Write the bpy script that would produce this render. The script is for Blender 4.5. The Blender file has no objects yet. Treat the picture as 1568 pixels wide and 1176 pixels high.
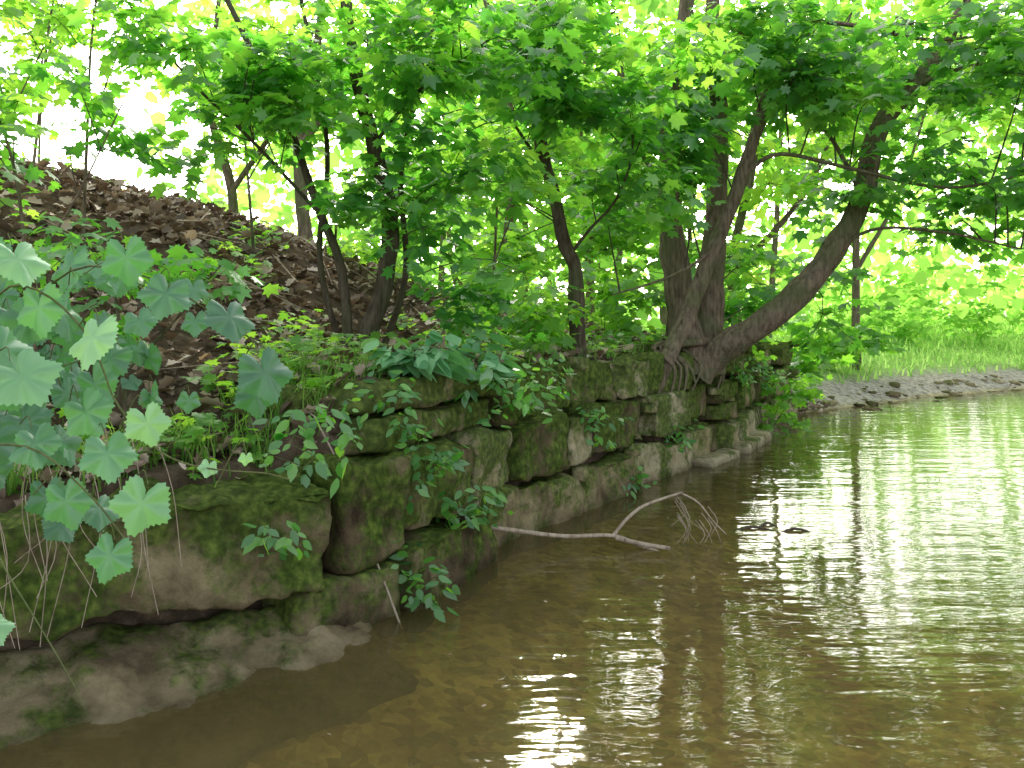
import bpy, math, random
import numpy as np
from mathutils import Vector, noise
rng=np.random.default_rng(7); random.seed(7)
sc=bpy.context.scene
SUN_EL=math.radians(27.5); SUN_AZ=math.radians(2.4)
S=np.array([math.sin(SUN_AZ)*math.cos(SUN_EL),math.cos(SUN_AZ)*math.cos(SUN_EL),math.sin(SUN_EL)])
# ---------------------------------------------------------------- world
w=bpy.data.worlds.new("World"); sc.world=w; w.use_nodes=True
nt=w.node_tree; nt.nodes.clear()
sky=nt.nodes.new('ShaderNodeTexSky'); sky.sky_type='NISHITA'; sky.sun_disc=False
sky.sun_elevation=SUN_EL; sky.sun_rotation=SUN_AZ; sky.dust_density=6; sky.air_density=1.0; sky.ozone_density=1
hs=nt.nodes.new('ShaderNodeHueSaturation'); hs.inputs['Saturation'].default_value=0.35
bg=nt.nodes.new('ShaderNodeBackground'); bg.inputs['Strength'].default_value=0.62
wo=nt.nodes.new('ShaderNodeOutputWorld')
nt.links.new(sky.outputs[0],hs.inputs['Color']); nt.links.new(hs.outputs[0],bg.inputs[0]); nt.links.new(bg.outputs[0],wo.inputs[0])
L=bpy.data.lights.new("sun","SUN"); L.energy=5; L.angle=math.radians(4); L.color=(1,.95,.86)
lo=bpy.data.objects.new("sun",L); sc.collection.objects.link(lo)
lo.rotation_euler=Vector(-S).to_track_quat('-Z','Y').to_euler()
# ---------------------------------------------------------------- camera
cam=bpy.data.cameras.new("camera"); co=bpy.data.objects.new("camera",cam); sc.collection.objects.link(co)
co.location=(0,0,1.3); co.rotation_euler=(math.radians(90),0,0); cam.lens=31.2; cam.shift_y=-0.0625; cam.clip_end=1000; cam.clip_start=.05
sc.camera=co
sc.view_settings.view_transform='Standard'
# ---------------------------------------------------------------- materials
def newmat(name):
    m=bpy.data.materials.new(name); m.use_nodes=True; t=m.node_tree; t.nodes.clear()
    o=t.nodes.new('ShaderNodeOutputMaterial'); return m,t,o
def N(t,kind,**kw):
    n=t.nodes.new(kind)
    for k,v in kw.items():
        if k in n.inputs: n.inputs[k].default_value=v
        else: setattr(n,k,v)
    return n
def ramp(t,stops):
    r=t.nodes.new('ShaderNodeValToRGB'); e=r.color_ramp.elements
    while len(e)<len(stops): e.new(.5)
    for i,(p,c) in enumerate(stops):
        e[i].position=p; e[i].color=(*c,1)
    return r
def leafmat(name,stops,tstops,tr=.5,rough=.4,gloss=.05):
    m,t,o=newmat(name)
    a=N(t,'ShaderNodeAttribute'); a.attribute_name='rnd'
    r1=ramp(t,stops); r2=ramp(t,tstops)
    t.links.new(a.outputs['Fac'],r1.inputs[0]); t.links.new(a.outputs['Fac'],r2.inputs[0])
    p=N(t,'ShaderNodeBsdfDiffuse'); t.links.new(r1.outputs[0],p.inputs[0])
    tl=N(t,'ShaderNodeBsdfTranslucent'); t.links.new(r2.outputs[0],tl.inputs[0])
    mx=N(t,'ShaderNodeMixShader'); mx.inputs[0].default_value=tr
    t.links.new(p.outputs[0],mx.inputs[1]); t.links.new(tl.outputs[0],mx.inputs[2])
    if gloss>0:
        g=N(t,'ShaderNodeBsdfGlossy',Roughness=rough); g.inputs[0].default_value=(1,1,1,1)
        m2=N(t,'ShaderNodeMixShader'); m2.inputs[0].default_value=gloss; t.links.new(mx.outputs[0],m2.inputs[1]); t.links.new(g.outputs[0],m2.inputs[2]); mx=m2
    t.links.new(mx.outputs[0],o.inputs[0])
    return m
M_leaf=leafmat("maple_leaf",[(0,(.035,.14,.04)),(.5,(.07,.23,.05)),(1,(.15,.38,.07))],[(0,(.10,.45,.03)),(.6,(.28,.74,.05)),(1,(.52,.92,.08))],.54,.38,.055)
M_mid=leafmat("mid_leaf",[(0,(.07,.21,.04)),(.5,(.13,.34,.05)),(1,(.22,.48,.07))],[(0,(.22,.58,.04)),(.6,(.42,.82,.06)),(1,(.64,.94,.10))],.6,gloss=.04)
M_far=leafmat("far_leaf",[(0,(.12,.30,.07)),(.5,(.22,.46,.10)),(1,(.36,.60,.16))],[(0,(.30,.62,.10)),(.6,(.50,.84,.15)),(1,(.68,.92,.22))],.55,gloss=0)  # paler than the nearer leaves: distance haze put into the leaf colour
M_grape=leafmat("grape_leaf",[(0,(.035,.14,.06)),(.5,(.10,.30,.12)),(1,(.26,.52,.24))],[(0,(.10,.36,.06)),(.6,(.24,.6,.12)),(1,(.42,.78,.2))],.35,.42,.06)
M_grass=leafmat("grass_blade",[(0,(.05,.14,.03)),(.5,(.10,.26,.045)),(1,(.24,.38,.09))],[(0,(.14,.36,.04)),(1,(.42,.66,.12))],.4,gloss=.03)
M_meadow=leafmat("meadow_blade",[(0,(.18,.36,.08)),(.5,(.30,.52,.13)),(1,(.50,.64,.25))],[(0,(.3,.58,.12)),(1,(.6,.84,.25))],.45,gloss=0)
M_litter=leafmat("dead_leaf",[(0,(.055,.035,.024)),(.35,(.17,.115,.08)),(.65,(.38,.29,.21)),(.95,(.72,.60,.50)),(1,(.5,.25,.07))],[(0,(.08,.05,.025)),(1,(.3,.2,.1))],.12,.6,.03)
def bark(name,c1,c2,moss=.3):
    m,t,o=newmat(name)
    g=N(t,'ShaderNodeNewGeometry'); mp=N(t,'ShaderNodeMapping'); mp.inputs['Scale'].default_value=(14,14,3)
    t.links.new(g.outputs['Position'],mp.inputs[0])
    n=N(t,'ShaderNodeTexNoise',Scale=2.5,Detail=6.0,Roughness=.65); t.links.new(mp.outputs[0],n.inputs[0])
    r=ramp(t,[(.3,c1),(.7,c2)]); t.links.new(n.outputs[0],r.inputs[0])
    n2=N(t,'ShaderNodeTexNoise',Scale=3.0,Detail=3.0); t.links.new(g.outputs['Position'],n2.inputs[0])
    r2=ramp(t,[(.45,(0,0,0)),(.65,(moss,moss,moss))]); t.links.new(n2.outputs[0],r2.inputs[0])
    mx=N(t,'ShaderNodeMix',data_type='RGBA'); t.links.new(r2.outputs[0],mx.inputs[0]); t.links.new(r.outputs[0],mx.inputs[6]); mx.inputs[7].default_value=(.10,.15,.05,1)
    p=N(t,'ShaderNodeBsdfDiffuse'); t.links.new(mx.outputs[2],p.inputs[0])
    b=N(t,'ShaderNodeBump',Strength=1.0,Distance=.03); t.links.new(n.outputs[0],b.inputs['Height']); t.links.new(b.outputs[0],p.inputs['Normal'])
    t.links.new(p.outputs[0],o.inputs[0]); return m
M_bark=bark("bark",(.075,.058,.04),(.30,.24,.17),.5)
M_barkd=bark("bark_dark",(.045,.035,.026),(.17,.135,.10),.3)
M_twig=bark("dead_wood",(.28,.21,.15),(.62,.52,.40),.0)
M_stem=bark("vine_stem",(.10,.12,.05),(.22,.24,.10),.3)
def stonemat(name,mossb):
    m,t,o=newmat(name)
    g=N(t,'ShaderNodeNewGeometry'); a=N(t,'ShaderNodeAttribute'); a.attribute_name='rnd'
    pos=g.outputs['Position']
    n1=N(t,'ShaderNodeTexNoise',Scale=3.2,Detail=8.0,Roughness=.68); t.links.new(pos,n1.inputs[0])
    ad=N(t,'ShaderNodeMath',operation='MULTIPLY_ADD'); t.links.new(a.outputs['Fac'],ad.inputs[0]); ad.inputs[1].default_value=.38; t.links.new(n1.outputs[0],ad.inputs[2])
    r=ramp(t,[(.40,(.055,.040,.026)),(.56,(.16,.125,.072)),(.74,(.36,.30,.17)),(1,(.60,.53,.36))]); t.links.new(ad.outputs[0],r.inputs[0])
    n2=N(t,'ShaderNodeTexNoise',Scale=3.6,Detail=8.0,Roughness=.72); t.links.new(pos,n2.inputs[0])
    sx=N(t,'ShaderNodeSeparateXYZ'); t.links.new(g.outputs['Normal'],sx.inputs[0])
    sp=N(t,'ShaderNodeSeparateXYZ'); t.links.new(pos,sp.inputs[0])
    m1=N(t,'ShaderNodeMath',operation='MULTIPLY_ADD'); t.links.new(sx.outputs[2],m1.inputs[0]); m1.inputs[1].default_value=.05; t.links.new(n2.outputs[0],m1.inputs[2])
    m2=N(t,'ShaderNodeMath',operation='MULTIPLY_ADD'); t.links.new(sp.outputs[2],m2.inputs[0]); m2.inputs[1].default_value=.13; t.links.new(m1.outputs[0],m2.inputs[2])
    rm=ramp(t,[(.50-mossb,(0,0,0)),(.62-mossb,(.88,.88,.88))]); t.links.new(m2.outputs[0],rm.inputs[0])
    n3=N(t,'ShaderNodeTexNoise',Scale=26.0,Detail=3.0); t.links.new(pos,n3.inputs[0])
    rg=ramp(t,[(.3,(.03,.055,.012)),(.5,(.075,.13,.022)),(.75,(.20,.28,.05))]); t.links.new(n3.outputs[0],rg.inputs[0])
    mx=N(t,'ShaderNodeMix',data_type='RGBA'); t.links.new(rm.outputs[0],mx.inputs[0]); t.links.new(r.outputs[0],mx.inputs[6]); t.links.new(rg.outputs[0],mx.inputs[7])
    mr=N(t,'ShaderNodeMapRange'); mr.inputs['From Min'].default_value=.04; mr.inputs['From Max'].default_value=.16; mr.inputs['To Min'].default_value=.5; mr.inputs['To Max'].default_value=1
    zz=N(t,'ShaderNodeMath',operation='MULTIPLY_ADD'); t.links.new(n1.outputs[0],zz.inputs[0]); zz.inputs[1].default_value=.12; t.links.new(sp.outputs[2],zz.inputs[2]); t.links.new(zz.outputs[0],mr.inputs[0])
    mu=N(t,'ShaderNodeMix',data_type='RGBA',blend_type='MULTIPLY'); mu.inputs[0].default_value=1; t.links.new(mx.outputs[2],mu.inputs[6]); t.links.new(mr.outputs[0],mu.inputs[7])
    p=N(t,'ShaderNodeBsdfDiffuse',Roughness=.6); t.links.new(mu.outputs[2],p.inputs[0])
    n4=N(t,'ShaderNodeTexNoise',Scale=11.0,Detail=8.0,Roughness=.75); t.links.new(pos,n4.inputs[0])
    b=N(t,'ShaderNodeBump',Strength=1.0,Distance=.05); t.links.new(n4.outputs[0],b.inputs['Height']); t.links.new(b.outputs[0],p.inputs['Normal'])
    t.links.new(p.outputs[0],o.inputs[0]); return m
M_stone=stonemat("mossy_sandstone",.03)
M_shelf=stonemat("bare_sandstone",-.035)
def groundmat():
    m,t,o=newmat("ground_soil")
    g=N(t,'ShaderNodeNewGeometry'); pos=g.outputs['Position']; sp=N(t,'ShaderNodeSeparateXYZ'); t.links.new(pos,sp.inputs[0])
    n1=N(t,'ShaderNodeTexNoise',Scale=9.0,Detail=8.0,Roughness=.7); t.links.new(pos,n1.inputs[0])
    soil=ramp(t,[(.3,(.035,.025,.017)),(.55,(.10,.075,.05)),(.8,(.28,.22,.16))]); t.links.new(n1.outputs[0],soil.inputs[0])
    v=N(t,'ShaderNodeTexVoronoi',Scale=20.0); t.links.new(pos,v.inputs['Vector'])
    n2=N(t,'ShaderNodeTexNoise',Scale=1.9,Detail=9.0,Roughness=.72); t.links.new(pos,n2.inputs[0])
    bed=ramp(t,[(.32,(.16,.11,.045)),(.48,(.32,.245,.085)),(.6,(.52,.45,.17)),(.8,(.75,.68,.34))]); t.links.new(n2.outputs[0],bed.inputs[0])
    hv=N(t,'ShaderNodeSeparateColor'); t.links.new(v.outputs['Color'],hv.inputs[0])
    pr=ramp(t,[(0,(.3,.3,.3)),(.8,(1,1,1)),(1,(1.0,1,1))]); t.links.new(hv.outputs[0],pr.inputs[0])
    bm=N(t,'ShaderNodeMix',data_type='RGBA',blend_type='MULTIPLY'); bm.inputs[0].default_value=.85; t.links.new(bed.outputs[0],bm.inputs[6]); t.links.new(pr.outputs[0],bm.inputs[7])
    grv=N(t,'ShaderNodeMix',data_type='RGBA',blend_type='MULTIPLY'); grv.inputs[0].default_value=.7; grv.inputs[6].default_value=(.42,.38,.32,1); t.links.new(pr.outputs[0],grv.inputs[7])
    ly=N(t,'ShaderNodeMapRange'); ly.inputs['From Min'].default_value=11; ly.inputs['From Max'].default_value=12.5; t.links.new(sp.outputs[1],ly.inputs[0])
    sg=N(t,'ShaderNodeMix',data_type='RGBA'); t.links.new(ly.outputs[0],sg.inputs[0]); t.links.new(soil.outputs[0],sg.inputs[6]); t.links.new(grv.outputs[2],sg.inputs[7])
    mr=N(t,'ShaderNodeMapRange'); mr.inputs['From Min'].default_value=-.03; mr.inputs['From Max'].default_value=.05; t.links.new(sp.outputs[2],mr.inputs[0])
    mx=N(t,'ShaderNodeMix',data_type='RGBA'); t.links.new(mr.outputs[0],mx.inputs[0]); t.links.new(bm.outputs[2],mx.inputs[6]); t.links.new(sg.outputs[2],mx.inputs[7])
    ln=N(t,'ShaderNodeMapRange'); ln.inputs['From Min'].default_value=12; ln.inputs['From Max'].default_value=15; t.links.new(sp.outputs[1],ln.inputs[0])
    zr=N(t,'ShaderNodeMapRange'); zr.inputs['From Min'].default_value=.25; zr.inputs['From Max'].default_value=.4; t.links.new(sp.outputs[2],zr.inputs[0])
    mm=N(t,'ShaderNodeMath',operation='MULTIPLY'); t.links.new(ln.outputs[0],mm.inputs[0]); t.links.new(zr.outputs[0],mm.inputs[1])
    gr=ramp(t,[(.3,(.16,.28,.07)),(.7,(.36,.5,.16))]); t.links.new(n1.outputs[0],gr.inputs[0])
    mg=N(t,'ShaderNodeMix',data_type='RGBA'); t.links.new(mm.outputs[0],mg.inputs[0]); t.links.new(mx.outputs[2],mg.inputs[6]); t.links.new(gr.outputs[0],mg.inputs[7])
    p=N(t,'ShaderNodeBsdfDiffuse'); t.links.new(mg.outputs[2],p.inputs[0])
    b=N(t,'ShaderNodeBump',Strength=.7,Distance=.04); t.links.new(n1.outputs[0],b.inputs['Height']); t.links.new(b.outputs[0],p.inputs['Normal'])
    t.links.new(p.outputs[0],o.inputs[0]); return m
M_ground=groundmat()
def watermat():
    m,t,o=newmat("creek_water")
    g=N(t,'ShaderNodeNewGeometry'); pos=g.outputs['Position']
    mp=N(t,'ShaderNodeMapping'); mp.inputs['Scale'].default_value=(1.4,5.0,1); mp.inputs['Rotation'].default_value=(0,0,math.radians(-8)); t.links.new(pos,mp.inputs[0])
    n1=N(t,'ShaderNodeTexNoise',Scale=1.0,Detail=3.0,Roughness=.45); t.links.new(mp.outputs[0],n1.inputs[0])
    mp2=N(t,'ShaderNodeMapping'); mp2.inputs['Scale'].default_value=(6,22,1); t.links.new(pos,mp2.inputs[0])
    n2=N(t,'ShaderNodeTexNoise',Scale=1.0,Detail=2.0); t.links.new(mp2.outputs[0],n2.inputs[0])
    n3=N(t,'ShaderNodeTexNoise',Scale=.55,Detail=1.0); t.links.new(pos,n3.inputs[0])
    q=N(t,'ShaderNodeMapRange'); q.inputs['From Min'].default_value=.35; q.inputs['From Max'].default_value=.65; q.inputs['To Min'].default_value=.04; q.inputs['To Max'].default_value=.26; t.links.new(n3.outputs[0],q.inputs[0])
    ad=N(t,'ShaderNodeMath',operation='MULTIPLY_ADD'); t.links.new(n2.outputs[0],ad.inputs[0]); t.links.new(q.outputs[0],ad.inputs[1]); t.links.new(n1.outputs[0],ad.inputs[2])
    b=N(t,'ShaderNodeBump',Strength=1.0,Distance=.0105); t.links.new(ad.outputs[0],b.inputs['Height'])
    fr=N(t,'ShaderNodeFresnel',IOR=1.31); t.links.new(b.outputs[0],fr.inputs['Normal'])
    tr=N(t,'ShaderNodeBsdfTransparent'); tr.inputs[0].default_value=(.84,.76,.50,1)
    df=N(t,'ShaderNodeBsdfDiffuse'); df.inputs[0].default_value=(.23,.185,.075,1)
    m1=N(t,'ShaderNodeMixShader'); m1.inputs[0].default_value=.30; t.links.new(tr.outputs[0],m1.inputs[1]); t.links.new(df.outputs[0],m1.inputs[2])
    gl=N(t,'ShaderNodeBsdfGlossy',Roughness=.04); gl.inputs[0].default_value=(1,1,1,1); t.links.new(b.outputs[0],gl.inputs['Normal'])
    m2=N(t,'ShaderNodeMixShader'); t.links.new(fr.outputs[0],m2.inputs[0]); t.links.new(m1.outputs[0],m2.inputs[1]); t.links.new(gl.outputs[0],m2.inputs[2])
    t.links.new(m2.outputs[0],o.inputs[0]); return m
M_water=watermat()
# ---------------------------------------------------------------- mesh helpers
def link(ob,parent=None):
    sc.collection.objects.link(ob)
    if parent: ob.parent=parent
    return ob
def empty(name):
    e=bpy.data.objects.new(name,None); sc.collection.objects.link(e); return e
class MB:
    def __init__(s): s.v=[]; s.f=[]; s.r=[]
    def add(s,vs,fs,r=.5):
        o=len(s.v); s.v.extend(vs); s.f.extend([tuple(i+o for i in f) for f in fs]); s.r.extend([r]*len(vs))
    def obj(s,name,mat,parent=None,smooth=True):
        me=bpy.data.meshes.new(name); me.from_pydata([tuple(map(float,v)) for v in s.v],[],s.f)
        at=me.attributes.new('rnd','FLOAT','POINT'); at.data.foreach_set('value',np.array(s.r,dtype=np.float32))
        me.polygons.foreach_set('use_smooth',[smooth]*len(me.polygons)); me.materials.append(mat); me.update()
        return link(bpy.data.objects.new(name,me),parent)
def catmull(pts,n):
    P=np.array(pts,float); P=np.vstack([2*P[0]-P[1],P,2*P[-1]-P[-2]]); out=[]
    for i in range(1,len(P)-2):
        for k in range(n):
            t=k/n
            out.append(.5*((2*P[i])+(-P[i-1]+P[i+1])*t+(2*P[i-1]-5*P[i]+4*P[i+1]-P[i+2])*t*t+(-P[i-1]+3*P[i]-3*P[i+1]+P[i+2])*t**3))
    out.append(P[-2]); return np.array(out)
def tube(mb,pts,r0,r1,sides=8,n=5,rough=.0,flare=0):
    c=catmull(pts,n); m=len(c); vs=[]; up=np.array([0.03,1,.05])
    seed=random.random()*50
    for i in range(m):
        tg=c[min(i+1,m-1)]-c[max(i-1,0)]; tg=tg/(np.linalg.norm(tg)+1e-9)
        a=np.cross(tg,up); 
        if np.linalg.norm(a)<.15: a=np.cross(tg,[1,0,0])
        a/=np.linalg.norm(a); b=np.cross(tg,a); u=i/(m-1); r=r0+(r1-r0)*u
        if flare: r*=1+flare*math.exp(-u*14)
        for k in range(sides):
            th=2*math.pi*k/sides; rr=r
            if rough: 
                q=c[i]*5+np.array([math.cos(th),math.sin(th),seed]); rr*=1+rough*noise.noise(Vector(q))
            vs.append(c[i]+rr*(math.cos(th)*a+math.sin(th)*b))
    fs=[(i*sides+k,i*sides+(k+1)%sides,(i+1)*sides+(k+1)%sides,(i+1)*sides+k) for i in range(m-1) for k in range(sides)]
    fs.append(tuple(range(sides))); fs.append(tuple((m-1)*sides+k for k in range(sides))[::-1])
    mb.add(vs,fs); return c
def nrm(a): return a/(np.linalg.norm(a,axis=-1,keepdims=True)+1e-9)
def leaves(name,tmpl,pos,tip,nor,size,rnd,mat,parent=None):
    tv,tf=tmpl; tv=np.array(tv,float); m=len(tv); n=len(pos)
    Y=nrm(tip); X=nrm(np.cross(Y,nor)); Z=np.cross(X,Y)
    sz=size[:,None,None]
    V=pos[:,None,:]+sz*(tv[None,:,0:1]*X[:,None,:]+tv[None,:,1:2]*Y[:,None,:]+tv[None,:,2:3]*Z[:,None,:])
    V=V.reshape(-1,3)
    loops=np.concatenate([np.array(f) for f in tf]); ln=np.array([len(f) for f in tf])
    AL=(loops[None,:]+np.arange(n)[:,None]*m).ravel()
    st=np.concatenate([[0],np.cumsum(ln)[:-1]]); AS=(st[None,:]+np.arange(n)[:,None]*ln.sum()).ravel()
    me=bpy.data.meshes.new(name); me.vertices.add(len(V)); me.vertices.foreach_set('co',V.astype(np.float32).ravel())
    me.loops.add(len(AL)); me.loops.foreach_set('vertex_index',AL.astype(np.int32))
    me.polygons.add(len(AS)); me.polygons.foreach_set('loop_start',AS.astype(np.int32))
    me.update(calc_edges=True)
    at=me.attributes.new('rnd','FLOAT','POINT'); at.data.foreach_set('value',np.repeat(rnd,m).astype(np.float32))
    me.materials.append(mat)
    return link(bpy.data.objects.new(name,me),parent)
def half_tmpl(right,fold=.12,droop=.15):
    R=[(x,y) for x,y in right]; Lf=[(-x,y) for x,y in right[1:-1]]
    vs=[(x,y,-fold*abs(x)*2-droop*y*y) for x,y in R+Lf]
    nr=len(R); f1=tuple(range(nr)); f2=(nr-1,)+tuple(range(nr+len(Lf)-1,nr-1,-1))[0:]+(0,)
    return vs,[f1,f2]
T_maple=half_tmpl([(0,.02),(.27,-.1),(.24,.14),(.56,.26),(.40,.40),(.50,.68),(.20,.60),(0,1.0)],.12,.2)
T_oval=half_tmpl([(0,0),(.17,.12),(.27,.36),(.20,.66),(0,1)],.15,.25)
T_far=half_tmpl([(0,0),(.4,.15),(.35,.6),(0,1)],.1,.15)
T_dead=half_tmpl([(0,.02),(.22,.0),(.2,.2),(.42,.35),(.3,.5),(.32,.75),(0,1.0)],-.35,-.25)
# ---------------------------------------------------------------- terrain
W=np.array([(-12,-4),(-3.2,1.9),(-1.6,2.95),(-0.75,3.6),(-0.55,3.95),(0.06,5.19),(0.8,6.54),(1.96,8.4),(3.2,11),(4.8,12.7),(7.0,14.6),(10.4,17.0),(18,20.5),(80,46)],float)
SEG=np.diff(W,axis=0); SL=np.linalg.norm(SEG,axis=1); SC=np.concatenate([[0],np.cumsum(SL)])
def sd(x,y):
    x=np.asarray(x,float); y=np.asarray(y,float); best=np.full(x.shape,1e9); bs=np.zeros(x.shape); sg=np.ones(x.shape)
    for i in range(len(SEG)):
        dx=x-W[i,0]; dy=y-W[i,1]; t=np.clip((dx*SEG[i,0]+dy*SEG[i,1])/SL[i]**2,0,1)
        ex=dx-t*SEG[i,0]; ey=dy-t*SEG[i,1]; d=np.hypot(ex,ey); cr=SEG[i,0]*dy-SEG[i,1]*dx
        u=d<best-1e-9; best=np.where(u,d,best); bs=np.where(u,SC[i]+t*SL[i],bs); sg=np.where(u,np.sign(cr),sg)
    return best*sg,bs
def sm(a,b,x): 
    t=np.clip((x-a)/(b-a),0,1); return t*t*(3-2*t)
s_wall0=SC[4]; s_end=SC[8]
def hgt(x,y):
    d,s=sd(x,y)
    top=.68+.34*sm(SC[3]-.3,SC[4]+.4,s); top=top-.58*sm(s_end-.2,s_end+1.4,s)
    nw=sm(s_end-.2,s_end+1.0,s)
    step=sm(.12,.34,d)*(1-nw)+sm(-.3,1.8,d)*nw
    left=1-sm(SC[6]-1.,SC[8],s)
    right=sm(SC[8],SC[10],s)
    rise=left*1.5*sm(1.2,5.0,d)+(1-left)*((.75-.25*right)*sm(1.5,6+4*right,d))
    rise=rise+ .25*sm(6,14,d)
    bed=-.09-.20*sm(0,1.2,-d)+.15*sm(2.0,5.0,-d)
    far=sm(11,14,-d)*1.1
    z=np.where(d>-.3, bed+(top-bed)*step+rise, bed)+far
    z=z+.035*np.sin(x*2.3+y*1.1)*np.sin(y*1.9-x*.7)*np.where(d>.4,1,.35)+.07*np.sin(x*.9+1)*np.sin(y*.7)*np.where(d>1,1,.3)
    return z
def axis(lo,hi,step,far):
    a=list(np.arange(lo,hi,step)); g=step; x=a[-1]
    while x<far: g*=1.25; x+=g; a.append(x)
    g=step; x=a[0]; b=[]
    while x>-far: g*=1.25; x-=g; b.append(x)
    return np.array(b[::-1]+a)
ax=axis(-6,9,.08,300); ay=axis(1.2,16,.08,300)
GX,GY=np.meshgrid(ax,ay); GZ=hgt(GX,GY)
nx=len(ax); ny=len(ay); V=np.stack([GX,GY,GZ],-1).reshape(-1,3)
i,j=np.meshgrid(np.arange(nx-1),np.arange(ny-1)); a=(j*nx+i).ravel(); F=np.stack([a,a+1,a+nx+1,a+nx],-1)
me=bpy.data.meshes.new("ground"); me.from_pydata(V.tolist(),[],F.tolist()); me.polygons.foreach_set('use_smooth',[True]*len(F)); me.materials.append(M_ground); me.update()
link(bpy.data.objects.new("ground",me))
me=bpy.data.meshes.new("creek_water"); me.from_pydata([(-60,-60,0),(120,-60,0),(120,90,0),(-60,90,0)],[],[(0,1,2,3)]); me.materials.append(M_water)
link(bpy.data.objects.new("creek_water",me))
# ---------------------------------------------------------------- stone wall
def block(mb,c,ang,size,tilt=0,r=.05,amp=.03,res=.045,roll=0,rnd=None,taper=0,gl=.5):
    h=np.array(size)/2; n=[max(4,int(s/res)) for s in size]; vid={}; vs=[]; fs=[]
    def gv(k):
        if k not in vid:
            vid[k]=len(vs); vs.append(np.array([(-1+2*k[q]/n[q])*h[q] for q in range(3)]))
        return vid[k]
    for axn in range(3):
        u,v=(axn+1)%3,(axn+2)%3
        for side in (0,n[axn]):
            for a in range(n[u]):
                for b in range(n[v]):
                    ks=[]
                    for da,db in ((0,0),(1,0),(1,1),(0,1)):
                        k=[0,0,0]; k[axn]=side; k[u]=a+da; k[v]=b+db; ks.append(gv(tuple(k)))
                    fs.append(tuple(ks) if side else tuple(ks[::-1]))
    ca,sa=math.cos(ang),math.sin(ang); ct,st=math.cos(tilt),math.sin(tilt); cr,sr=math.cos(roll),math.sin(roll)
    out=[]; off=random.random()*30
    sk=[random.uniform(-.14,.14) for _ in range(4)]
    for p in vs:
        inner=np.clip(p,-(h-r),h-r); d=p-inner; l=np.linalg.norm(d); dn=d/l if l>1e-6 else np.zeros(3)
        q=inner+dn*r
        q=q*np.array([1+sk[0]*p[2]/h[2]*.6,1+sk[2]*p[0]/h[0]*.5,1+sk[1]*p[0]/h[0]])
        if taper and q[0]>0: q=q*np.array([1,1-taper*(q[0]/h[0])**2,1-taper*.6*(q[0]/h[0])**2])
        nn=Vector((q[0]*3.3+off,q[1]*3.3,q[2]*3.3+off)); f=noise.fractal(nn*1.3,.8,2.1,5); g=noise.noise(nn*.5)
        rd=noise.ridged_multi_fractal(nn*1.1,.9,2.0,4,1.0,2.0)*.35
        q=q+dn*(amp*(f*.9+g*gl-rd*.8))
        x,y,z=q; x,z=cr*x-sr*z,sr*x+cr*z; y,z=ct*y-st*z,st*y+ct*z
        out.append((c[0]+ca*x-sa*y,c[1]+sa*x+ca*y,c[2]+z))
    mb.add(out,fs,random.random() if rnd is None else rnd)
def wp(s,off):
    i=min(max(int(np.searchsorted(SC,s)-1),0),len(SEG)-1); t=(s-SC[i])/SL[i]; p=W[i]+SEG[i]*t; d=SEG[i]/SL[i]
    return p+np.array([-d[1],d[0]])*off, math.atan2(d[1],d[0])
wall=MB()
courses=[(-.3,.32,.0),(.315,.69,.03),(.68,1.02,.07)]
for ci,(z0,z1,sb) in enumerate(courses):
    s=s_wall0+[0.0,.12,.05][ci]
    while s<s_end+.6:
        l=random.choice([.38,.6,.8,1.0,1.2])*random.uniform(.9,1.1)*(1 if ci else 1.15); hh=z1-z0; j=random.uniform(-.03,.03)
        if ci==2 and random.random()<.2 : s+=l*.5; continue
        if ci==1 and s>s_end: break
        p,ang=wp(s+l/2,.21+sb+random.uniform(-.08,.08)+(.03 if ci==2 else 0))
        if ci>0 and random.random()<.15:
            for zz,hz in ((z0+hh*.25,hh*.48),(z0+hh*.76,hh*.46)):
                block(wall,(p[0]+random.uniform(-.03,.03),p[1],zz),ang+random.uniform(-.08,.08),(l-.01,.46,hz),amp=.03,r=.02,res=.045 if s<s_wall0+4 else .07)
        else:
            block(wall,(p[0],p[1],(z0+z1)/2+j*.6),ang+random.uniform(-.1,.1),(l-.025,.46,hh+random.uniform(-.05,.01)),amp=.045,r=random.uniform(.015,.045),res=.04 if s<s_wall0+4 else .065,roll=random.uniform(-.05,.05),gl=.9)
        if random.random()<.6:
            p,_=wp(s+l,.04); block(wall,(p[0],p[1],z1-random.uniform(-.02,.1)),random.random()*3,(random.uniform(.1,.2),.12,random.uniform(.06,.12)),r=.02,amp=.02)
        s+=l
d0=math.atan2(.7,.95)
block(wall,(-1.36,3.32,.455),d0,(1.30,.52,.40),amp=.055,r=.035,res=.03,rnd=.25,gl=1.0,roll=-.03)
block(wall,(-2.4,2.66,.44),d0-.1,(.95,.5,.46),amp=.04,r=.05,rnd=.2)
block(wall,(-.76,3.97,.47),1.0,(.42,.45,.46),amp=.035,r=.03,res=.035,rnd=.05)
block(wall,(-.82,3.83,.03),.9,(.6,.42,.40),amp=.03,r=.04,rnd=.2)
block(wall,(-.93,4.38,.80),.95,(.78,.45,.36),amp=.05,r=.05,res=.035,rnd=.3)
wall.obj("stone_wall",M_stone)
sh=MB(); block(sh,(-1.38,3.0,-.115),math.atan2(1.15,1.5),(2.3,.85,.36),tilt=math.radians(23),amp=.05,r=.10,res=.03,rnd=.55,taper=.45,gl=1)
sh.obj("shelf_rock",M_shelf)
rub=MB()
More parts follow.
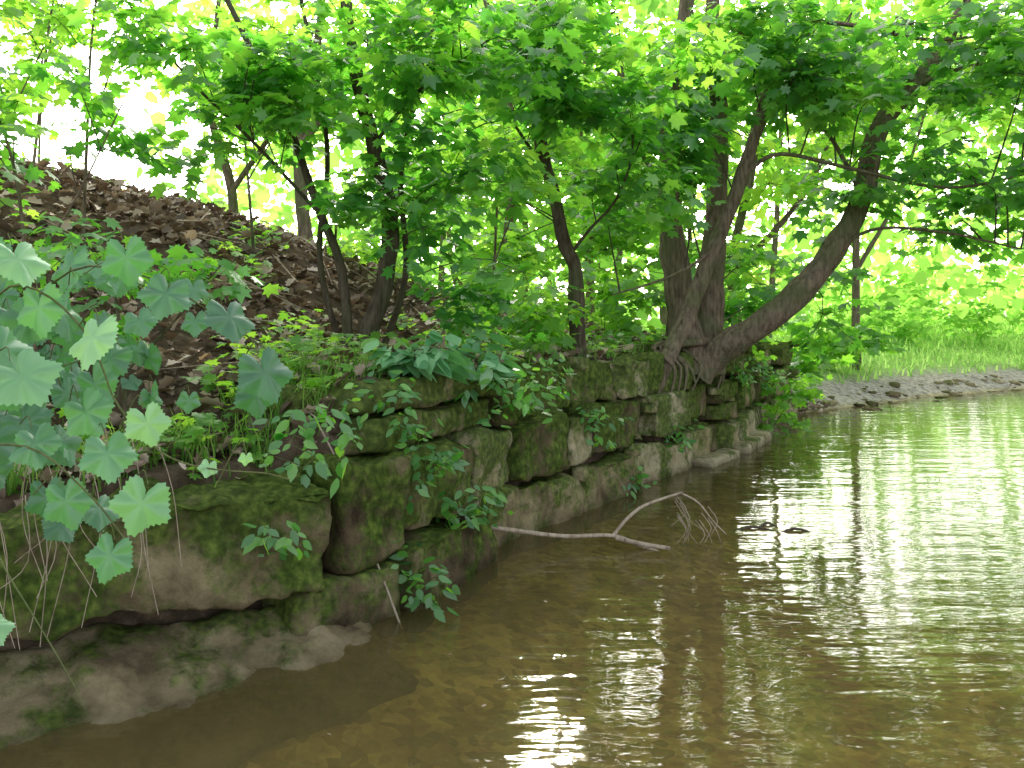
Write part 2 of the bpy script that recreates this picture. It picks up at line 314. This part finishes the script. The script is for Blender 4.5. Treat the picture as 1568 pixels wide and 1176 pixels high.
for k in range(430):
    far=k>90
    s=random.uniform(s_end,s_end+12) if far else random.uniform(s_wall0+3.2,s_end)
    p,_=wp(s,random.uniform(-.28,.1) if not far else random.uniform(-.35,.8)); z=float(hgt(p[0],p[1]))
    q=random.uniform(.05,.12) if not far else random.uniform(.03,.08)*(1+1.3*(random.random()<.12))
    block(rub,(p[0],p[1],max(z,-.05)+q*.1),random.random()*6,(q*1.5,q,q*.6),amp=.02,r=q*.25,res=.06)
p,a=wp(s_end-1.9,-.08); block(rub,(p[0],p[1],.02),a,(1.3,.3,.14),amp=.02,r=.03,rnd=.95)
p,a=wp(s_end-3.1,-.05); block(rub,(p[0],p[1],.0),a,(.8,.22,.14),amp=.02,r=.03,rnd=.9)
rub.obj("shore_rocks",M_shelf)
# ---------------------------------------------------------------- leaves machinery
def carve(pos):
    t=pos[:,2]/S[2]; x0=pos[:,0]-S[0]*t; y0=pos[:,1]-S[1]*t
    return ~((np.abs(x0-.13)<.26)&(y0>2.2)&(y0<3.6))
def sprays(base,dirs,Ls,nl,wid):
    n=len(base); t=np.linspace(.15,1,nl)[None,:]+rng.uniform(-.04,.04,(n,nl))
    side=nrm(np.cross(dirs,[0,0,1])); sg=np.where(np.arange(nl)%2==0,1,-1)[None,:]
    pos=base[:,None,:]+dirs[:,None,:]*(t*Ls[:,None])[...,None]; pos[...,2]-=.12*(t**2)*Ls[:,None]
    pos+=side[:,None,:]*(sg*wid*rng.uniform(.2,1,(n,nl)))[...,None]+rng.normal(0,.025,(n,nl,3))
    tip=dirs[:,None,:]*.6+side[:,None,:]*(sg*rng.uniform(.3,1.1,(n,nl)))[...,None]+np.array([0,0,-.35])+rng.normal(0,.2,(n,nl,3))
    nor=np.array([0,0,1.])+rng.normal(0,.38,(n,nl,3))
    return pos.reshape(-1,3),tip.reshape(-1,3),nor.reshape(-1,3)
def crown(parent,skel,vols,mat,tmpl,size,nspray=12,nl=9,limb=.012,limbmat=None,rad=.42,name="foliage"):
    mb=MB(); B=[];D=[];LL=[];RC=[]
    for (cx,cy,cz,rx,ry,rz,nc) in vols:
        for _ in range(nc):
            while True:
                q=rng.uniform(-1,1,3)
                if (q**2).sum()<=1: break
            c=np.array([cx,cy,cz])+q*np.array([rx,ry,rz])
            gz=float(hgt(c[0],c[1]))
            if c[2]<gz+.15: c[2]=gz+.15+rng.random()*.2
            if skel is not None:
                dd=np.linalg.norm((skel-c)*np.array([1,1,1.0])+np.array([0,0,.3]),axis=1); k=skel[int(np.argmin(dd))]
                if np.linalg.norm(k-c)<3.2:
                    mid=(k+c)/2+np.array([rng.normal(0,.06),rng.normal(0,.06),.06+.1*rng.random()])
                    tube(mb,[k,mid,c],limb,limb*.35,5,3)
            cr=rng.uniform(.0,1)
            for _ in range(nspray):
                an=rng.uniform(0,6.28); dv=np.array([math.cos(an),math.sin(an),rng.normal(.05,.3)]); dv/=np.linalg.norm(dv)
                b=c+rng.normal(0,.12*rad/.42,3); l=rad*rng.uniform(.6,1.25)
                B.append(b);D.append(dv);LL.append(l);RC.append(cr)
                if limb>0 : tube(mb,[c,b+dv*l+np.array([0,0,-.12*l])],limb*.3,limb*.15,3,1)
    B=np.array(B);D=np.array(D);LL=np.array(LL)
    pos,tip,nor=sprays(B,D,LL,nl,.07*rad/.42)
    rc=np.repeat(np.array(RC),nl)
    ok=carve(pos)&(pos[:,2]>hgt(pos[:,0],pos[:,1])+.02); pos,tip,nor,rc=pos[ok],tip[ok],nor[ok],rc[ok]
    n=len(pos); r=np.clip(rc*.6+rng.uniform(0,.45,n)+rng.normal(0,.08,n),0,1)
    leaves(name,tmpl,pos,tip,nor,size*rng.uniform(.5,1.35,n),r,mat,parent)
    if mb.v: mb.obj("branches",limbmat or M_barkd,parent)
# --- main multi-stem maple
t=empty("maple_tree"); mb=MB(); sk=[]
sk.append(tube(mb,[(1.67,8.3,.8),(1.55,8.3,1.66),(1.47,8.3,2.45),(1.49,8.35,3.05),(1.58,8.4,3.72),(1.67,8.4,4.56),(1.6,8.5,5.6)],.14,.05,14,9,.25,.5))
sk.append(tube(mb,[(1.85,8.5,.8),(1.91,8.5,1.66),(1.96,8.5,2.45),(1.98,8.5,3.35),(1.94,8.6,4.26),(2.1,8.7,5.6)],.13,.05,14,9,.25,.5))
sk.append(tube(mb,[(1.14,7.42,.62),(1.25,7.5,.86),(1.48,7.7,1.24),(1.73,7.8,1.82),(1.96,7.8,2.39),(2.13,7.8,2.91),(2.30,7.8,3.42),(2.56,7.8,4.06),(2.75,7.8,5.0)],.085,.04,12,8,.25))
sk.append(tube(mb,[(1.75,8.3,.85),(1.95,8.2,1.03),(2.21,8.1,1.22),(2.54,8.0,1.50),(2.89,8.0,1.92),(3.16,8.0,2.42),(3.3,8.0,3.01),(3.69,8.0,3.48),(3.95,8.0,3.89),(4.3,8.0,4.6),(4.5,8.0,5.4)],.145,.045,14,8,.28,.3))
for pts,r in [([(2.05,7.8,2.6),(2.33,7.7,2.74),(2.89,7.6,2.60),(3.67,7.5,2.42),(4.39,7.4,2.55),(5.3,7.2,2.85)],.021),
              ([(3.3,8,3.01),(3.55,7.8,3.35),(4.1,7.6,3.5),(4.8,7.4,3.4),(5.5,7.3,3.1)],.024),
              ([(2.5,7.8,3.95),(3.0,7.7,3.85),(3.6,7.6,3.7),(4.3,7.5,3.75)],.024),
              ([(1.75,7.8,1.9),(1.5,7.5,1.75),(1.2,7.3,1.62),(.8,7.1,1.5)],.016),
              ([(2.89,8,1.92),(3.2,7.8,2.1),(3.7,7.6,2.05),(4.3,7.5,1.9)],.018),
              ([(3.16,8,2.42),(3.0,8.2,2.9),(2.8,8.4,3.4),(2.85,8.5,4.2)],.026),
              ([(1.47,8.3,2.45),(1.2,8.1,2.8),(1.0,7.8,3.3),(.9,7.6,3.9)],.024)]:
    sk.append(tube(mb,pts,r,r*.4,6,6,.1))
for k in range(7):
    x=rng.uniform(1.3,2.2); q,_=wp(SC[6]+ (x-.8)/1.16*SL[6]*1.0+rng.uniform(-.3,.3),-.02)
    tube(mb,[(1.75+.1*rng.normal(),8.25,1.1),(q[0]-.15,q[1]+.15,1.06),(q[0],q[1]-.0,.9),(q[0]+rng.normal(0,.08),q[1]-.02,rng.uniform(.5,.75))],rng.uniform(.02,.045),.008,6,4,.2)
mb.obj("trunk",M_bark,t)
crown(t,np.vstack(sk),[(1.6,7.8,3.6,1.1,1.0,.7,12),(3.2,7.6,3.6,1.5,1.2,.7,21),(4.6,7.3,3.2,1.2,1.2,1.0,24),(3.9,8.3,2.5,1.1,1,.5,9),(2.7,8.9,1.6,.7,.7,.4,5),(1.1,7.4,2.6,.6,.6,.5,7)],M_leaf,T_maple,.115,11,9,.009)
# --- middle tree
t=empty("maple_tree"); mb=MB(); sk=[]
sk.append(tube(mb,[(.52,6.9,.85),(.50,6.9,1.4),(.49,6.9,1.7),(.40,6.9,1.9),(.34,6.9,2.21),(.22,6.9,2.7),(.24,6.9,3.13),(.19,6.9,3.54),(.14,6.9,4.2),(.2,7,5)],.064,.03,12,8,.3,.3))
sk.append(tube(mb,[(.46,6.9,1.82),(.6,6.8,2.0),(.78,6.7,2.2),(.9,6.6,2.5)],.014,.007,6,4))
sk.append(tube(mb,[(.3,6.9,2.4),(.05,6.8,2.75),(-.2,6.6,3.1),(-.3,6.4,3.6)],.014,.007,6,4))
sk.append(tube(mb,[(.24,6.9,3.1),(.5,6.7,3.4),(.8,6.5,3.6)],.014,.007,6,4))
mb.obj("trunk",M_barkd,t)
crown(t,np.vstack(sk),[(0.0,6.4,3.3,1.1,.8,.5,13),(.75,6.2,3.1,.7,.6,.5,8),(-.4,6.2,2.4,.6,.6,.35,5),(.7,6.6,2.3,.4,.4,.3,3)],M_leaf,T_maple,.105,10,9,.006,rad=.36)
# --- left tree with several stems
t=empty("box_elder_tree"); mb=MB(); sk=[]
sk.append(tube(mb,[(-.98,5.8,.9),(-.94,5.8,1.2),(-.83,5.8,1.56),(-.8,5.8,1.98),(-.905,5.8,2.45),(-1.01,5.8,2.88),(-1.08,5.8,3.31),(-1.1,5.8,4.2)],.068,.035,12,8,.25,.4))
sk.append(tube(mb,[(-1.05,5.75,.9),(-1.1,5.75,1.6),(-1.25,5.7,2.03),(-1.43,5.7,2.54),(-1.64,5.7,2.97),(-1.95,5.7,3.6)],.034,.016,8,6,.1,.3))
sk.append(tube(mb,[(-.9,5.9,1.0),(-.72,6.0,1.6),(-.75,6.0,2.3),(-.6,6.0,3.0),(-.45,6,3.7)],.025,.013,8,6,.1))
sk.append(tube(mb,[(-1.1,5.9,1.0),(-1.3,6.0,1.7),(-1.25,6.0,2.5),(-1.45,6.0,3.6)],.025,.013,8,6,.1))
sk.append(tube(mb,[(-1.25,5.7,2.0),(-1.6,5.5,2.4),(-1.95,5.4,2.75),(-2.3,5.3,3.2)],.013,.006,6,5))
sk.append(tube(mb,[(-.9,5.8,2.45),(-.6,5.5,2.7),(-.3,5.3,2.85)],.014,.007,6,5))
mb.obj("trunk",M_barkd,t)
crown(t,np.vstack(sk),[(-1.0,5.4,2.95,.9,.7,.5,13),(-1.9,5.4,2.65,.8,.7,.4,11),(-.4,5.3,2.1,.5,.5,.4,5),(-.3,5.2,2.9,.6,.5,.4,6),(-1.3,5.5,2.0,.5,.5,.3,2),(-.1,5.4,1.5,.35,.4,.2,4)],M_leaf,T_maple,.092,10,9,.005,rad=.32)
for (x,y,h,lean) in [(-2.6,4.9,1.7,-.25),(-3.0,6.2,1.9,.1),(-1.9,4.4,1.0,-.1),(-3.9,7.2,2.0,.3),(-2.2,7.6,1.9,-.2),(-.2,7.8,2.2,.15),(-3.3,5.4,1.7,-.2),(-4.6,8.6,2.2,.1)]:
    t=empty("sapling"); mb=MB(); z=float(hgt(x,y))
    s1=tube(mb,[(x,y,z-.1),(x+lean*.3,y,z+h*.35),(x+lean*.6,y,z+h*.7),(x+lean*1.3,y,z+h)],.015,.006,6,6,.1)
    s2=tube(mb,[(x+lean*.3,y,z+h*.35),(x+.25,y-.1,z+h*.6),(x+.5,y-.1,z+h*.9)],.008,.004,6,6,.1)
    mb.obj("trunk",M_bark,t)
    crown(t,np.vstack([s1,s2]),[(x+lean*.6,y-.1,z+h*.8,.55,.5,h*.3,6)],M_leaf if y<5 else M_mid,T_maple,.09,8,8,.004,rad=.3)
# --- mid woodland
for (x,y,h,vols) in [(3.2,11.8,6,[(3.2,11.8,4.2,2.2,1.4,1.6,20),(2.4,11,2.3,1.3,1,.6,6)]),
                     (6.2,16,7,[(6.0,15.2,5.0,2.4,1.8,1.6,20)]),
                     (-.2,12,6,[(-.2,12,4.3,2.1,1.6,1.4,14),(.6,11.5,2.4,1.3,1,.5,6)]),
                     (1.3,14.5,7,[(1.3,14.5,4.0,2.4,1.8,2.0,18)]),
                     (-2.4,10.5,5,[(-2.4,10.5,4.2,1.3,1.2,.9,8)]),
                     (-3.9,12.5,5,[(-3.9,12.5,4.6,1.3,1.4,.8,4)])]:
    t=empty("woodland_tree"); mb=MB(); z=float(hgt(x,y)); q=rng.normal(0,.25,4)
    s1=tube(mb,[(x,y,z-.2),(x+q[0],y,z+h*.25),(x+q[1],y,z+h*.5),(x+q[2],y,z+h*.8)],.09,.03,8,6,.15,.3)
    s2=tube(mb,[(x+q[0],y,z+h*.25),(x+.7,y-.2,z+h*.45),(x+1.2,y-.3,z+h*.7)],.045,.02,8,6,.15)
    mb.obj("trunk",M_bark,t)
    crown(t,np.vstack([s1,s2]),vols,M_mid,T_maple,.15,12,8,.010,rad=.62)
for (x,y,rx,ry,hz,nc,nm) in [(-.1,7.2,.7,.6,.3,6,"shrub"),(.9,8.6,.6,.5,.45,7,"shrub"),(2.9,10.2,.6,.6,.4,7,"shrub"),(3.9,13.0,.8,.7,.5,8,"shrub"),(5.6,15.6,1.0,.6,.4,8,"shrub"),(-.9,9.3,1,.8,.4,6,"shrub"),(12.5,24,1.6,1,.8,10,"bush"),(9.4,22,1.4,1,.7,9,"bush")]:
    t=empty(nm); z=float(hgt(x,y)); root=np.array([[x,y,z]])
    crown(t,root,[(x,y,z+hz,rx,ry,hz,nc)],M_mid if y<20 else M_far,T_maple,.10 if y<12 else .17,9,8,.005,rad=.32 if y<20 else .6)
t=empty("creeper_plant")
crown(t,np.array([[-.5,4.6,.95]]),[(-.42,4.55,1.12,.16,.15,.06,3),(-.25,5.0,1.1,.3,.2,.08,4)],M_grape,T_oval,.12,6,6,.005,rad=.16)
for (x,y,z,r,n_) in [(-.42,4.15,.62,.12,3),(-.25,4.45,.35,.10,3),(-.40,3.95,.12,.08,2),(-.75,3.5,.85,.12,3),(-.85,3.25,.5,.06,1),(.15,5.25,.9,.12,2),(.55,6.0,.62,.1,2),(1.3,7.3,.35,.1,2),(2.4,9.3,.8,.2,4),(2.9,10.3,.6,.2,4),(.9,6.65,.1,.06,1),(-.05,4.9,.95,.2,4),(-.55,4.1,.9,.12,3)]:
    t=empty("wall_plant"); c=np.array([x,y,z])
    mb=MB(); B=[];D=[];LL=[]
    for k in range(n_*5):
        an=rng.uniform(0,6.28); dv=np.array([math.cos(an)+.35,math.sin(an)-.55,rng.normal(.15,.4)]); dv/=np.linalg.norm(dv)
        b=c+rng.normal(0,r*.6,3)*np.array([1,1,.8]); B.append(b);D.append(dv);LL.append(.13*rng.uniform(.6,1.3)); tube(mb,[b,b+dv*.12],.0025,.0015,3,1)
    pos,tip,nor=sprays(np.array(B),np.array(D),np.array(LL),6,.025); n=len(pos)
    leaves("leaves",T_oval,pos,tip,nor+np.array([.2,-.5,0]),.062*rng.uniform(.5,1.3,n),rng.random(n),M_leaf,t); mb.obj("stems",M_stem,t)
n=5000; x=rng.uniform(-5.5,4,n); y=rng.uniform(3.6,12.5,n); d,s=sd(x,y)
dens=np.array([noise.noise(Vector((a*1.1,b*1.1,3.)))for a,b in zip(x,y)])
ok=(d>.3)&((dens>.2)|((d<1.2)&(dens>-.2))); x,y=x[ok],y[ok]; x=np.repeat(x,3)+rng.normal(0,.05,len(x)*3); y=np.repeat(y,3)+rng.normal(0,.05,len(y)*3); n=len(x)
z=hgt(x,y)+rng.uniform(.03,.2,n)
leaves("ground_cover",T_maple,np.stack([x,y,z],-1),rng.normal(0,1,(n,3))*[1,1,.25],np.array([0,-.15,1])+rng.normal(0,.3,(n,3)),.08*rng.uniform(.5,1.2,n),rng.uniform(.1,1,n),M_mid)
n=22000; x=rng.uniform(-7,4.5,n); y=rng.uniform(2.8,13,n); d,s=sd(x,y); ok=(d>.28); x,y=x[ok],y[ok]; n=len(x)
nor=np.array([0,0,1])+rng.normal(0,.5,(n,3)); tip=rng.normal(0,1,(n,3))*[1,1,.3]
leaves("leaf_litter",T_dead,np.stack([x,y,hgt(x,y)+rng.uniform(.0,.05,n)],-1),tip,nor,.105*rng.uniform(.35,1.2,n),np.clip(rng.beta(1.5,1.5,n),0,.99),M_litter)
mb=MB()
for k in range(200):
    x=rng.uniform(-5,3); y=rng.uniform(3.6,11); d,s=sd(np.array([x]),np.array([y]))
    if d[0]<.3: continue
    an=rng.uniform(0,3.14); l=rng.uniform(.15,.6); p=[(x+math.cos(an)*l*u,y+math.sin(an)*l*u) for u in (-1,0,1)]
    tube(mb,[(a,b,float(hgt(a,b))+.05+rng.uniform(0,.05)) for a,b in p],rng.uniform(.004,.012),.003,4,3)
mb.obj("fallen_twigs",M_twig)
# ---------------------------------------------------------------- grass
def grass(name,x,y,z,ln,lean,mat=M_grass,wd=.006):
    n=len(x); an=rng.uniform(0,6.28,n); dx=np.cos(an);dy=np.sin(an)
    if lean is not None: dx=dx*.6+lean[0]; dy=dy*.6+lean[1]
    K=4; vs=[]
    L_=ln*rng.uniform(.5,1.2,n); be=rng.uniform(.4,1.1,n); sx=-dy*wd; sy=dx*wd
    nn=np.hypot(dx,dy)+1e-6; sx,sy=sx/nn,sy/nn
    for k in range(K):
        u=k/(K-1); hx=x+dx*L_*be*u*u*.8; hy=y+dy*L_*be*u*u*.8; hz=z+L_*(u-.55*be*u*u); wv=(1-u*.92)
        vs.append(np.stack([hx+sx*wv,hy+sy*wv,hz],-1)); vs.append(np.stack([hx-sx*wv,hy-sy*wv,hz],-1))
    V=np.stack(vs,1).reshape(-1,3)
    base=np.arange(n)[:,None]*8; q=np.array([[0,1,3,2],[2,3,5,4],[4,5,7,6]])
    F=(base[:,:,None]+q[None]).reshape(-1,4)
    me=bpy.data.meshes.new(name); me.from_pydata(V.tolist(),[],F.tolist()); at=me.attributes.new('rnd','FLOAT','POINT'); at.data.foreach_set('value',np.repeat(rng.random(n),8).astype(np.float32)); me.materials.append(mat); me.update()
    return link(bpy.data.objects.new(name,me))
def tufts(name,cents,per,ln,sp,lean,wd=.005):
    X=[];Y=[]
    for (x,y) in cents:
        X.append(x+rng.normal(0,sp,per)); Y.append(y+rng.normal(0,sp,per))
    X=np.concatenate(X);Y=np.concatenate(Y); grass(name,X,Y,hgt(X,Y)-.01,ln,lean,wd=wd)
cs=[]
for k in range(38):
    p,_=wp(rng.uniform(SC[2]-.4,SC[4]+.3),rng.uniform(.3,.9)); cs.append(p)
tufts("grass_tuft",cs,28,.28,.06,(.35,-.45))
cs=[]
for k in range(90):
    p,_=wp(rng.uniform(SC[4],s_end+1),rng.uniform(.3,.6)); cs.append(p)
tufts("grass_tuft",cs,22,.20,.06,(.5,-.35))
n=30000; x=rng.uniform(4.5,32,n); y=rng.uniform(12.5,38,n); z=hgt(x,y)
cl=np.array([noise.noise(Vector((a*.5,b*.5,1.))) for a,b in zip(x,y)])
ok=(z>.26)&(x/y>.25); ln_=(.22+.5*np.clip(cl+.1,0,1))[ok]; grass("meadow_grass",x[ok],y[ok],z[ok],ln_,None,M_meadow,wd=.022)
# ---------------------------------------------------------------- far trees (one mass)
def mass(name,K,xr,yr,zf,size,per,rad,mat,cond=None):
    c=np.stack([rng.uniform(*xr,K),rng.uniform(*yr,K),np.zeros(K)],-1); g=hgt(c[:,0],c[:,1]); c[:,2]=g+zf(K,c)
    if cond is not None: c=c[cond(c)]
    pos=np.repeat(c,per,0)+rng.normal(0,rad,(len(c)*per,3)); rc=np.repeat(rng.random(len(c)),per); n=len(pos)
    ok=carve(pos)&(pos[:,2]>hgt(pos[:,0],pos[:,1])); pos=pos[ok]; rc=rc[ok]; n=len(pos)
    leaves(name,T_far,pos,rng.normal(0,1,(n,3))-[0,0,.4],np.array([0,-.2,.9])+rng.normal(0,.5,(n,3)),size*rng.uniform(.6,1.3,n),np.clip(rc*.65+rng.uniform(0,.4,n),0,1),mat)
def cond_far(c):
    a=c[:,0]/c[:,1]
    dd,_=sd(c[:,0],c[:,1])
    low=(c[:,2]<2.2)&(a>.38)&(c[:,1]<30)
    return ((a>-.14)|(rng.random(len(c))<.35)&(a>-.42))&(dd>1)&~low
# extra out-of-frame tree height added on the right to block sky reflections in water
mass("distant_trees",1000,(-12,34),(18,36),lambda K,c:rng.uniform(0,1,K)**.9*c[:,1]*np.where(c[:,0]/c[:,1]>.12,.60,.40),.35,40,.9,M_far,cond_far)
mass("distant_bushes",200,(10,40),(28,44),lambda K,c:rng.uniform(0,1,K)*2.2,.3,44,.6,M_far)
mb=MB()
for k in range(12):
    x=rng.uniform(-3,6); y=rng.uniform(20,34); z=float(hgt(x,y)); 
    tube(mb,[(x,y,z-.3),(x+rng.normal(0,.3),y,z+3),(x+rng.normal(0,.6),y,z+7)],rng.uniform(.08,.15),.05,7,3,.1)
mb.obj("distant_tree_trunks",M_bark)
# ---------------------------------------------------------------- dead branch
mb=MB()
tube(mb,[(-.36,4.85,.20),(-.02,4.95,.13),(.3,5.05,.07),(.58,5.1,.06),(.72,5.05,.02),(.83,5.0,-.01)],.014,.009,7,6,.25)
tube(mb,[(.58,5.1,.06),(.66,5.12,.15),(.76,5.15,.22),(.90,5.2,.26),(1.0,5.2,.29)],.012,.007,6,5,.25)
tube(mb,[(.98,5.2,.29),(1.1,5.25,.22),(1.2,5.3,.1),(1.28,5.3,.02)],.007,.003,5,4,.2)
for k in range(14):
    a=np.array([rng.uniform(.95,1.2),5.22,rng.uniform(.12,.27)]); tube(mb,[a,a+[.05,-.03,-.08],a+[rng.uniform(-.05,.15),-.05,-.16]],.003,.0015,4,3)
tube(mb,[(-.36,4.85,.20),(-.5,4.75,.24)],.013,.008,6,3,.2)
tube(mb,[(.6,5.09,.05),(.74,4.98,.04),(.88,4.93,.03)],.014,.012,6,3,.2)
mb.obj("fallen_branch",M_twig)
mb=MB()
for (x,y,l) in [(1.5,5.5,.25),(1.75,5.45,.2),(1.62,5.6,.12)]:
    tube(mb,[(x-l/2,y,-.01),(x,y+.03,.012),(x+l/2,y,-.01)],.012,.006,6,3,.3)
mb.obj("floating_twigs",M_barkd)
n=130; x=rng.uniform(-.9,6,n); y=rng.uniform(2.6,12,n); d,s=sd(x,y); ok=d<-.15; x,y=x[ok],y[ok]; n=len(x)
leaves("floating_leaves",T_oval,np.stack([x,y,np.full(n,.004)],-1),rng.normal(0,1,(n,3))*[1,1,0],np.array([0,0,1])+rng.normal(0,.03,(n,3)),rng.uniform(.01,.035,n),rng.uniform(.6,1,n),M_litter)
# ---------------------------------------------------------------- grapevine
def grape_tmpl():
    ring=[]; n=60
    for k in range(n):
        th=2*math.pi*k/n
        a=abs((th+math.pi)%(2*math.pi)-math.pi)
        r=.52+.042*math.cos(a*5.0)+.10*math.exp(-(a/.25)**2)+.05*math.exp(-((a-1.25)/.2)**2)
        if a>2.75: r*=.35+.65*(math.pi-a)/(math.pi-2.75)
        r*=1+.05*(1 if k%2 else -1)
        ring.append((r*math.sin(th)*1.02,.38+r*math.cos(th)))
    vs=[(0,.38,.0)]+[(x*.5,.38+(y-.38)*.5,.04*math.sin(5*math.atan2(x,y-.38)+1.57)) for x,y in ring]+[(x,y,-.16*(x*x+(y-.38)**2)*2+.06*math.sin(5*math.atan2(x,y-.38)+1.57)) for x,y in ring]
    fs=[(0,1+k,1+(k+1)%n) for k in range(n)]+[(1+k,1+n+k,1+n+(k+1)%n,1+(k+1)%n) for k in range(n)]
    return vs,fs
T_grape=grape_tmpl()
t=empty("grape_vine"); mb=MB()
G=[(-1.11,2.0,1.43,.12,.8),(-.95,2.0,1.25,.125,1),(-1.07,1.95,1.17,.14,.7),(-.82,2.0,1.06,.09,.9),(-.91,2.0,.99,.11,.55),(-.83,1.98,.88,.12,.7),(-.98,2.05,1.08,.11,.35),(-.91,2.0,.76,.10,.4),(-1.03,2.05,.87,.11,.3),(-1.14,1.95,.62,.08,.8),(-.685,2.0,.965,.04,1),(-.6,2.0,.985,.03,1),(-.65,2.35,1.15,.14,.0),(-.76,2.4,1.30,.13,.0),(-.9,2.3,1.36,.12,.1),(-1.0,2.3,1.45,.12,.15),(-1.12,2.1,1.32,.12,.4),(-1.13,2.1,1.0,.11,.3),(-1.2,2.1,1.22,.13,.4),(-.72,2.5,1.08,.11,.0)]
pos=[];tip=[];nor=[];sz=[];rn=[]
stem=catmull([(-1.7,2.3,.75),(-1.45,2.2,1.1),(-1.2,2.12,1.38),(-1.0,2.08,1.27),(-.92,2.05,1.12),(-.80,2.02,1.0),(-.68,2.0,.965),(-.56,2.0,.955),(-.5,2.0,.94)],6)
tube(mb,[tuple(p) for p in stem[::3]],.0035,.0015,6,3)
tube(mb,[(-1.7,2.3,.7),(-1.4,2.2,.95),(-1.15,2.1,1.0),(-.98,2.05,.9),(-.88,2.02,.8)],.0035,.002,6,5)
tube(mb,[(-1.7,2.6,.9),(-1.3,2.5,1.4),(-1.0,2.4,1.42),(-.8,2.45,1.3),(-.65,2.45,1.2)],.0035,.002,6,5)
tube(mb,[(-1.6,2.2,.8),(-1.3,2.1,.85),(-1.12,2.0,.7),(-1.0,2.0,.5),(-.96,2.0,.42)],.003,.001,6,5)
for (x,y,z,s_,r_) in G+[(rng.uniform(-1.6,-1.1),rng.uniform(2.2,2.7),rng.uniform(.75,1.5),rng.uniform(.08,.13),rng.uniform(.0,.35)) for _ in range(36)]+[(rng.uniform(-2.0,-1.2),rng.uniform(2.8,3.6),rng.uniform(.95,1.5),rng.uniform(.07,.12),rng.uniform(.0,.35)) for _ in range(44)]:
    tp=np.array([rng.normal(.25,.4),rng.normal(-.25,.2),-1.0]); nn=np.array([rng.normal(.1,.4),-.5+rng.normal(0,.3),.9+rng.normal(0,.25)])
    T=tp/np.linalg.norm(tp); b=np.array([x,y,z])-T*s_*.45
    pos.append(b);tip.append(tp);nor.append(nn);sz.append(s_*.95);rn.append(r_)
    tube(mb,[b+np.array([-.06+rng.normal(0,.03),.05,-.02+rng.normal(0,.03)]),b+np.array([-.02,.02,.03]),b],.0018,.0012,4,3)
leaves("vine_leaves",T_grape,np.array(pos),np.array(tip),np.array(nor),np.array(sz),np.array(rn),M_grape,t)
mb.obj("vine_stems",M_stem,t)
mb=MB()
for k in range(22):
    x=rng.uniform(-1.75,-1.2); y=2.6+(x+1.75)*.6; z=rng.uniform(.7,.9)
    tube(mb,[(x,y+.15,z),(x+.08,y,z+.05),(x+.12+rng.normal(0,.04),y-.08,z-.12),(x+.15+rng.normal(0,.07),y-.1,z-rng.uniform(.2,.45))],.0022,.0012,4,4)
mb.obj("dry_stems",M_twig)
